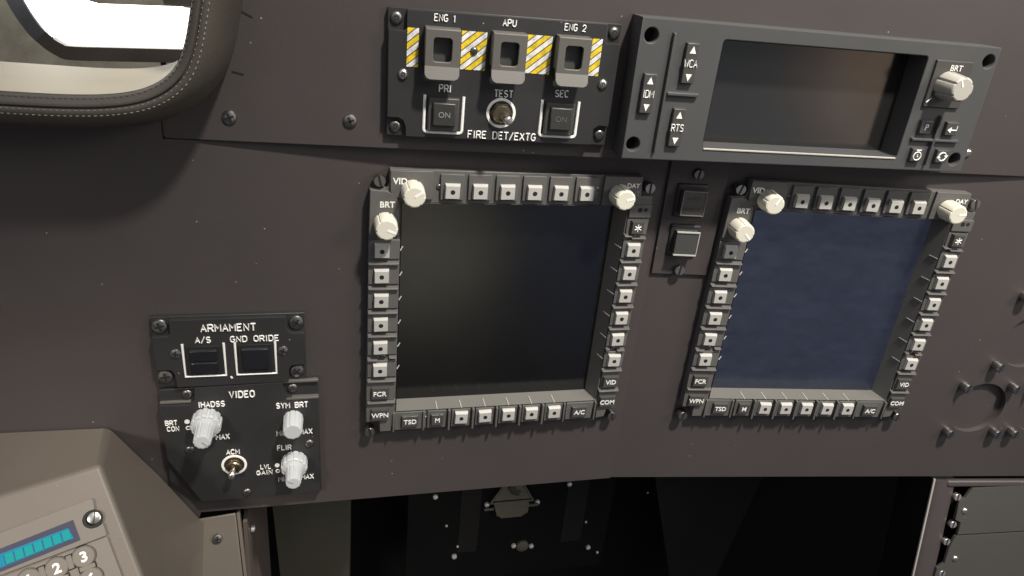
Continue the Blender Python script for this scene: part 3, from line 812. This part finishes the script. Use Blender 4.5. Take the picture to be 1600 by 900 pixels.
sweep([(3,-58),(.5,-57.4),(-.3,-55),(-.3,0),(-.2,40),(.25,50)], "lit_sill", LIT_SILL)
sweep(prof, "cushion", LEATHER)
def stitch(o, w, ln, gap, name, m, r=.55):
    sb = MB(); acc = 0; last = None; pts = [(offs(i,o)) for i in range(len(path))]
    dense = []
    for a, b in zip(pts, pts[1:]):
        k = max(1, int((b-a).length/.6))
        for q in range(k): dense.append(a.lerp(b, q/k))
    i = 0
    nl, ng = max(2, int(ln/.6)), max(1, int(gap/.6))
    while i+nl < len(dense):
        if -470 < dense[i].x and dense[i].y < 330:
            sb.tube([(dense[i].x,dense[i].y,w-.3),(dense[i+nl//2].x,dense[i+nl//2].y,w+.35),(dense[i+nl].x,dense[i+nl].y,w-.3)], r, seg=6)
        i += nl+ng
    return sb.build(name, m, lf, org=(-300,180,0))
stitch(2.0, 55.6, 2.6, 1.4, "stitching", mat("brown_thread", (.09,.075,.055), .7))
stitch(9.2, 61.0, 1.6, 2.6, "stitching", THREAD, .32)
stitch(13.0, 60.6, 1.9, 2.2, "stitching", THREAD, .34)

hf = MB().box(-2600,1500,-1800,1800,-1402,-1400).build("hall_floor", HALL); tag(hf, kind="structure")
lp = thing("bright_area", "bright white area beyond the leather opening, its light put in as glow", "light panel", (-400,180,-306))
MB().mesh(sheet([(-520,420),(-486,216),(-468,184),(-448,168),(-440,166),(-200,172),(-200,220),(-321,218.6),(-324,219.6),(-409,216.6),(-424,220),(-440,236),(-452,420)], [], -309, -305, .4)).build("lit_face", BRIGHT_AREA, lp, org=(-400,180,-306))
MB().mesh(sheet([(-343,219.8),(-200,221),(-200,300),(-347,300)], [], -311, -306, .4)).build("upper_cover", BROWNR, lp, org=(-400,180,-306))
rl = thing("frame_rail", "curved steel rail edging the bright white area beyond the opening", "rail", (-400,170,-300))
rb_ = crom([(-512,300),(-488,222),(-474,190),(-460,174)], 8)
V = []; F = []
def ribbon(mb, pts, hw, w0, w1, mi):
    for a, b in zip(pts, pts[1:]):
        pass
    L = []; 
    for i, p in enumerate(pts):
        a, b = pts[max(i-1,0)], pts[min(i+1,len(pts)-1)]
        d = (Vector(b)-Vector(a)).normalized(); nn = Vector((d.y,-d.x))
        p = Vector(p); L.append((p+nn*hw, p-nn*hw))
    V = []
    for q, r in L: V += [(q.x,q.y,w0),(r.x,r.y,w0),(r.x,r.y,w1),(q.x,q.y,w1)]
    F = []
    for i in range(len(L)-1):
        for k in range(4): F.append((4*i+k, 4*i+(k+1)%4, 4*(i+1)+(k+1)%4, 4*(i+1)+k))
    F += [(0,1,2,3), tuple(4*(len(L)-1)+k for k in (3,2,1,0))]
    mb._faces(V, F, mi)
m1 = MB(); ribbon(m1, [tuple(p) for p in rb_], 8.5, -304, -294, 0); m1.build("curved_rail", BLUEST, rl, bevel=3, org=(-400,170,-300))
m1 = MB(); ribbon(m1, [tuple(p) for p in crom([(-467,181),(-460,173.5),(-451,167.5),(-440,164.6),(-390,166),(-200,173)],6)], 7.4, -304.5, -293.5, 0); m1.build("lower_rail", BROWNR, rl, bevel=1, org=(-400,170,-300))
MB().box(-351,-345.5,110,160,-303,-296).build("strut", BROWNR, rl, bevel=1, org=(-400,170,-300))

pl = MB().mesh(sheet(rrect(-482,-437.6,0,24,5), [], 0, 3, .4)).build("white_placard", WHITE)
tag(pl, "small white placard on the panel at the far left edge", "placard")

# ------------------------------------------------------------------ keypad console at the lower left
kn = Vector((.2,.66,.72)).normalized()
ke1 = Vector((0,1,0)).cross(kn).normalized(); ke2 = kn.cross(ke1)
KS = 1.0
KO = Vector((-350.3,-93.8,95))
def KP(x, y, w=0):
    p = KO + ke1*x*KS*1.0 + ke2*y*KS + kn*w
    return (p.x, p.y, p.z)
kc = thing("keypad_console", "taupe console with a lit teal readout and round numbered keys at the lower left", "keypad unit", tuple(KO))
K0 = tuple(KO)
def kmesh(mb, conv=True):
    for v in mb.bm.verts:
        v.co = Vector(KP(*v.co))
    return mb
I1, I2, I3 = KP(-230,-24,0), KP(0,0,0), KP(30,-150,0)
I4 = KP(-230,-150,0)
O1, O2, O3, O3b = (-640,-121,2), (-370.5,-125,2), (-333,-186,2), (-298.5,-250,2)
O4 = (-304,-360,2)
hm = MB()
hm._faces([I1,I2,I3,I4,O1,O2,O3,O3b,O4,(-640,-420,2)], [(0,1,2,3),(0,4,5,1),(1,5,6,7,8,2),(2,8,9,3)], 0)
hs = hm.build("housing", CONSOLE, kc, bevel=4.2, seg=4, org=K0)
hs.data.polygons[0].use_smooth = False
pm = MB()
pl_me = sheet([(-230,-56),(-73.4,-35.2),(-10.4,-25.2),(-8.6,-26.6),(-8.4,-34),(-12,-34.6),(-16,-38),(-16.4,-43),(-13,-47.4),(-8,-48),(-4,-46.2),(-2.4,-56),(-74,-65.4),(-230,-84)], [], -1, 2.4, .3)
pm.mesh(pl_me); kmesh(pm); pm.build("display_plate", CONSOLED, kc, org=K0)
pm = MB().mesh(sheet([(-230,-86),(-74,-66.8),(-2.6,-57.2),(16,-150),(-230,-150)], [], -1, 2.2, .3)); kmesh(pm); pm.build("keypad_plate", CONSOLED, kc, org=K0)
def kpart(mb, name, m, parent=kc, bevel=0):
    kmesh(mb); return mb.build(name, m, parent, bevel=bevel, org=K0)
lcd = kpart(MB().prism([(-150,-56.4),(-73,-46.4),(-23.6,-38.2),(-20.4,-54.6),(-73.4,-62.8),(-150,-73)], 1.5, 2.7), "readout", LCDB)
kpart(MB().prism([(-150,-60.6),(-73,-50.2),(-27.4,-43.4),(-24.6,-52),(-73.2,-60),(-150,-71)], 2.4, 2.9), "lit_face", LCD, lcd)
cells = MB()
for i in range(7):
    x0 = -32.2-6.2*i; y0 = -45.4-.95*i-(.2 if i > 3 else 0)
    cells.prism([(x0,y0),(x0+5,y0+.75),(x0+5.8,y0-6.4),(x0+.8,y0-7.2)], 2.7, 3.1)
kpart(cells, "segment_cells", LCDG, lcd)
ln_ = MB()
for i in range(7):
    x0 = -32.2-6.2*i; y0 = -45.4-.95*i-(.2 if i > 3 else 0)
    ln_.tube([(x0-.5,y0-.2,3.0),(x0+.3,y0-7.6,3.0),(x0+5.4,y0-6.6,3.0)], .22, seg=6)
kpart(ln_, "segment_lines", LCDB, lcd)
sk = MB().lathe(-9.4, -40.6, [(5.3,0),(5.3,2.4),(4.6,3.6),(3.6,4.0)], 28).box(-9.8,-9.0,-45.2,-36,3.4,4.1,1,rot=-.25)
kpart(sk, "screw", [OXIDE, HOLE]); kpart(MB().ring(-10.6,-41.2,4.6,7.2,1.6,2.62,36), "screw_well", HOLE)
for ch, x, y in (("3",-19.6,-67.4),("2",-37.7,-70.6),("1",-55.8,-73.6),("6",-16.4,-84.6),("5",-34.6,-87.6),("4",-52.6,-90.6)):
    b = MB().lathe(x, y, [(8.0,1.5),(8.0,3.4),(7.2,4.2)], 36); b = kpart(b, "round_key", CONSOLED)
    kpart(MB().ring(x, y, 8.1, 8.9, 1.6, 2.32, 36), "key_gap", HOLE, b)
    tm = text_mesh(ch, 7.6, .05); q = MB(); a = .14
    q._faces([(x+v.co.x*math.cos(a)-v.co.y*math.sin(a), y+v.co.x*math.sin(a)+v.co.y*math.cos(a), v.co.z+4.3) for v in tm.vertices], [tuple(p.vertices) for p in tm.polygons], 0)
    kmesh(q); q.build("lettering", WHITE, b, smooth=False, org=K0)
for x, y, a in ((-28.9,-68.8,0),(-47,-71.8,0),(-18,-76,1),(-36,-79.2,1),(-54,-82.2,1)):
    bb = MB().box(x-(5.4 if a else 1.9), x+(5.4 if a else 1.9), y-(1.7 if a else 5.2), y+(1.7 if a else 5.2), 1.5, 4, rot=.14)
    bb = kpart(bb, "key_divider", CONSOLED, bevel=.3)
    rm = MB().box(x-(6.2 if a else 2.7), x+(6.2 if a else 2.7), y-(2.5 if a else 6), y+(2.5 if a else 6), 1.5, 2.36, rot=.14)
    kpart(rm, "divider_gap", HOLE, bb)

# ------------------------------------------------------------------ sheet-metal bracket beside the console
br = thing("metal_bracket", "taupe sheet metal bracket with a screw standing right of the keypad console", "bracket", (-285,-245,5))
B0 = (-285,-245,5)
bq = MB()
def slab(poly, d):
    n = len(poly); V = [tuple(p) for p in poly]+[(p[0]+d[0],p[1]+d[1],p[2]+d[2]) for p in poly]
    bq._faces(V, [tuple(range(n)), tuple(reversed(range(n,2*n)))]+[(i,(i+1)%n,n+(i+1)%n,n+i) for i in range(n)], 0)
slab([(-320,-249,-2),(-267.4,-243.4,-2),(-258,-350,40),(-320,-350,40)], (0,-1.5,-3))
bq.build("face", CONSOLE, br, bevel=1.2, org=B0)
bq = MB(); slab([(-266.6,-243,-1),(-263.6,-242.6,-1),(-254,-350,41),(-257,-350,41)], (0,-1.5,-8)); bq.build("edge_flange", CONSOLE, br, bevel=.5, org=B0)
s = put(CROSS, "screw", 0, 0, 0, br); s.location = W((-285.5+285,-266.5+245,8-5)); s.rotation_euler = (-.35,.3,0)

# ------------------------------------------------------------------ footwell below the panel
fw = thing("footwell", "black open footwell beneath the instrument panel, dotted with small bolts", "footwell", (150,-500,-300))
F0 = (150,-500,-300)
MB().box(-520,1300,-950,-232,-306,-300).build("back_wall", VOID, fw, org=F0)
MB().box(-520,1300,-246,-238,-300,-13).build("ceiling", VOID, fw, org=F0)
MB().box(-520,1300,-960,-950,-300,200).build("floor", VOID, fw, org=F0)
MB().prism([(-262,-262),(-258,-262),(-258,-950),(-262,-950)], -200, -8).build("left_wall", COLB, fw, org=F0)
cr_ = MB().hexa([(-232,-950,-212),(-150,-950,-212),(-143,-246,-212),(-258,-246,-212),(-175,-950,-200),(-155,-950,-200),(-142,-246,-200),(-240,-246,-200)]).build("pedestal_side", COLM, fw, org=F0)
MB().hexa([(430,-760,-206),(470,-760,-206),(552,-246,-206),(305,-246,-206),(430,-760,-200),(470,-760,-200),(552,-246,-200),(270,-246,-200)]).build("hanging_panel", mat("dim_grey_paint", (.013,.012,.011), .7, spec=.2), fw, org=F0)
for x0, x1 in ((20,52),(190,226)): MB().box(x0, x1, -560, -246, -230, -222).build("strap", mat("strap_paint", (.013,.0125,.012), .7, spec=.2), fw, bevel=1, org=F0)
BOLT = keep(MB().lathe(0,0,[(4.8,0),(4.8,2.5),(4.2,4.2),(2.4,5)],16).build("bolt", mat("bright_zinc", (.9,.89,.87), .42, .6)))
for x, y, sc_ in ((60.6,-464,.95),(141.9,-468,1),(111.6,-555,1),(141.5,-559.5,1),(15.7,-564.5,1.05),(190.8,-437,1),(241.6,-576,1),(-20,-440,.95),(0,-500,.5),(230,-520,.5),(260,-590,.6),(330,-470,.4),(20,-545,.5)):
    b = put(BOLT, "bolt", x-F0[0], y-F0[1], -222-F0[2], fw, scale=sc_*.85)
MB().box(-60,270,-620,-246,-226,-223).build("rudder_plate", VOID, fw, org=F0)
MB().lathe(126.5,-557.5,[(10,-223),(10,-219),(8,-218)],28).build("round_cap", COLM, fw, org=F0)
for x, y in ((-258,-256),(-257,-292)):
    b = put(BOLT, "bolt", 0, 0, 0, fw, scale=.8); b.location = W((x-F0[0],y-F0[1],-30-F0[2])); b.rotation_euler = (0,0,math.pi/2)
ws = thing("warning_sign", "tan triangular warning placard hanging under the panel edge in the footwell", "sign", (98,-455,-215))
G0 = (98,-455,-215)
MB().prism([(98,-396),(130,-453),(66,-453)], -217, -214).build("triangle_plate", SIGNM, ws, bevel=.4, org=G0)
MB().tube([(98,-396,-213.6),(132,-456,-213.6),(64,-456,-213.6),(98,-396,-213.6)], 2.0, seg=8).build("triangle_border", mat("sign_border", (.13,.12,.1), .5), ws, org=G0)
MB().tube([(92,-425,-213.4),(100,-437,-213.4),(108,-441,-213.4)], 5.4, seg=10, flat=.4).build("pictogram", mat("pictogram_paint", (.05,.045,.03), .6), ws, org=G0)
pq = MB().prism([(70,-459),(126,-459),(126,-480),(116,-488),(84,-488),(76,-480)], -217, -214)
for i in range(4): pq.box(76, 120, -466.5-5.4*i, -465-5.4*i, -214.2, -213.7, 1)
pq.build("text_plate", [SIGNM, mat("sign_print", (.12,.11,.085), .6)], ws, org=G0)
TABM = mat("tab_paint", (.1,.095,.085), .5)
for a in (MB().box(56,71,-471,-467,-216,-214.5), MB().box(126,142,-470,-466,-216,-214.5)): a.build("hanger_tab", TABM, ws, org=G0)

# ------------------------------------------------------------------ side console at the lower right
CB = RP(0, -240, 0)
TILT = -0.2
def console_thing(name, label, cat, group=None):
    return thing(name, label, cat, CB, TURN_R, TILT, group)
cf = console_thing("console_frame", "dark brown folded metal frame edge of the lower right console", "console frame")
MB().prism([(221,-1),(223.4,-1),(223.4,-260),(221,-260)], -2, 0.5).build("bright_edge", mat("pale_edge_metal", (.34,.32,.29), .45), cf, bevel=.4)  # paler line down the left edge of the frame
MB().prism([(221.4,-2),(223.2,-2),(223.2,-260),(221.4,-260)], -60, -2.2).build("side_wall", VOID, cf)
fr = MB()
pr = [(223.6,-60),(223.6,-4),(226,-1.6),(231,-.4),(240,.2),(249,-.6),(254,-3),(257,-8),(257.6,-40)]
V = [(x, y, w) for y in (-4, -260) for x, w in pr]; n = len(pr)
fr._faces(V, [(i,i+1,n+i+1,n+i) for i in range(n-1)]+[tuple(range(n))], 0)
fr.build("side_strip", PANEL, cf)
MB().box(240,900,-12,-3,-8,1.5).build("top_rail", PANEL, cf, bevel=2.5)
MB().box(257,900,-260,-4,-24,-20).build("backing", VOID, cf)
ROWS = (("dark grey avionics plate at the top of the lower right console", -13.2, -79.4), ("dark grey avionics plate below the horizontal seam of the lower right console", -81.4, -190))
for k_, (lab, y1, y0) in enumerate(ROWS):
    e = console_thing("avionics_plate", lab, "equipment panel", "avionics plates in the right console")
    if k_ == 0: out = [(277,y1),(900,y1+30),(900,y0+28),(271,y0),(271.5,-62),(263,-58),(262,-30),(270,-27)]
    else: out = [(269,y1),(900,y1+28),(900,y0),(250,y0),(253,-128),(262,-121),(264,-97)]
    MB().mesh(sheet([(x,y) for x,y in out], [], -3, 1.5, .4)).build("plate", AVION, e)
    for x, y in (((272.6,-45),) if k_ == 0 else ((275.3,-114.2),)): put(SOCK_S, "screw", x, y, 1.4, e)
    for x, y in (((258.6,-25.7),(261.4,-64.8)) if k_ == 0 else ((258,-89.5),(262,-136.6))): put(SLOT_P, "slotted_stud", x, y, -1, e, rot=-.1, scale=1.05)
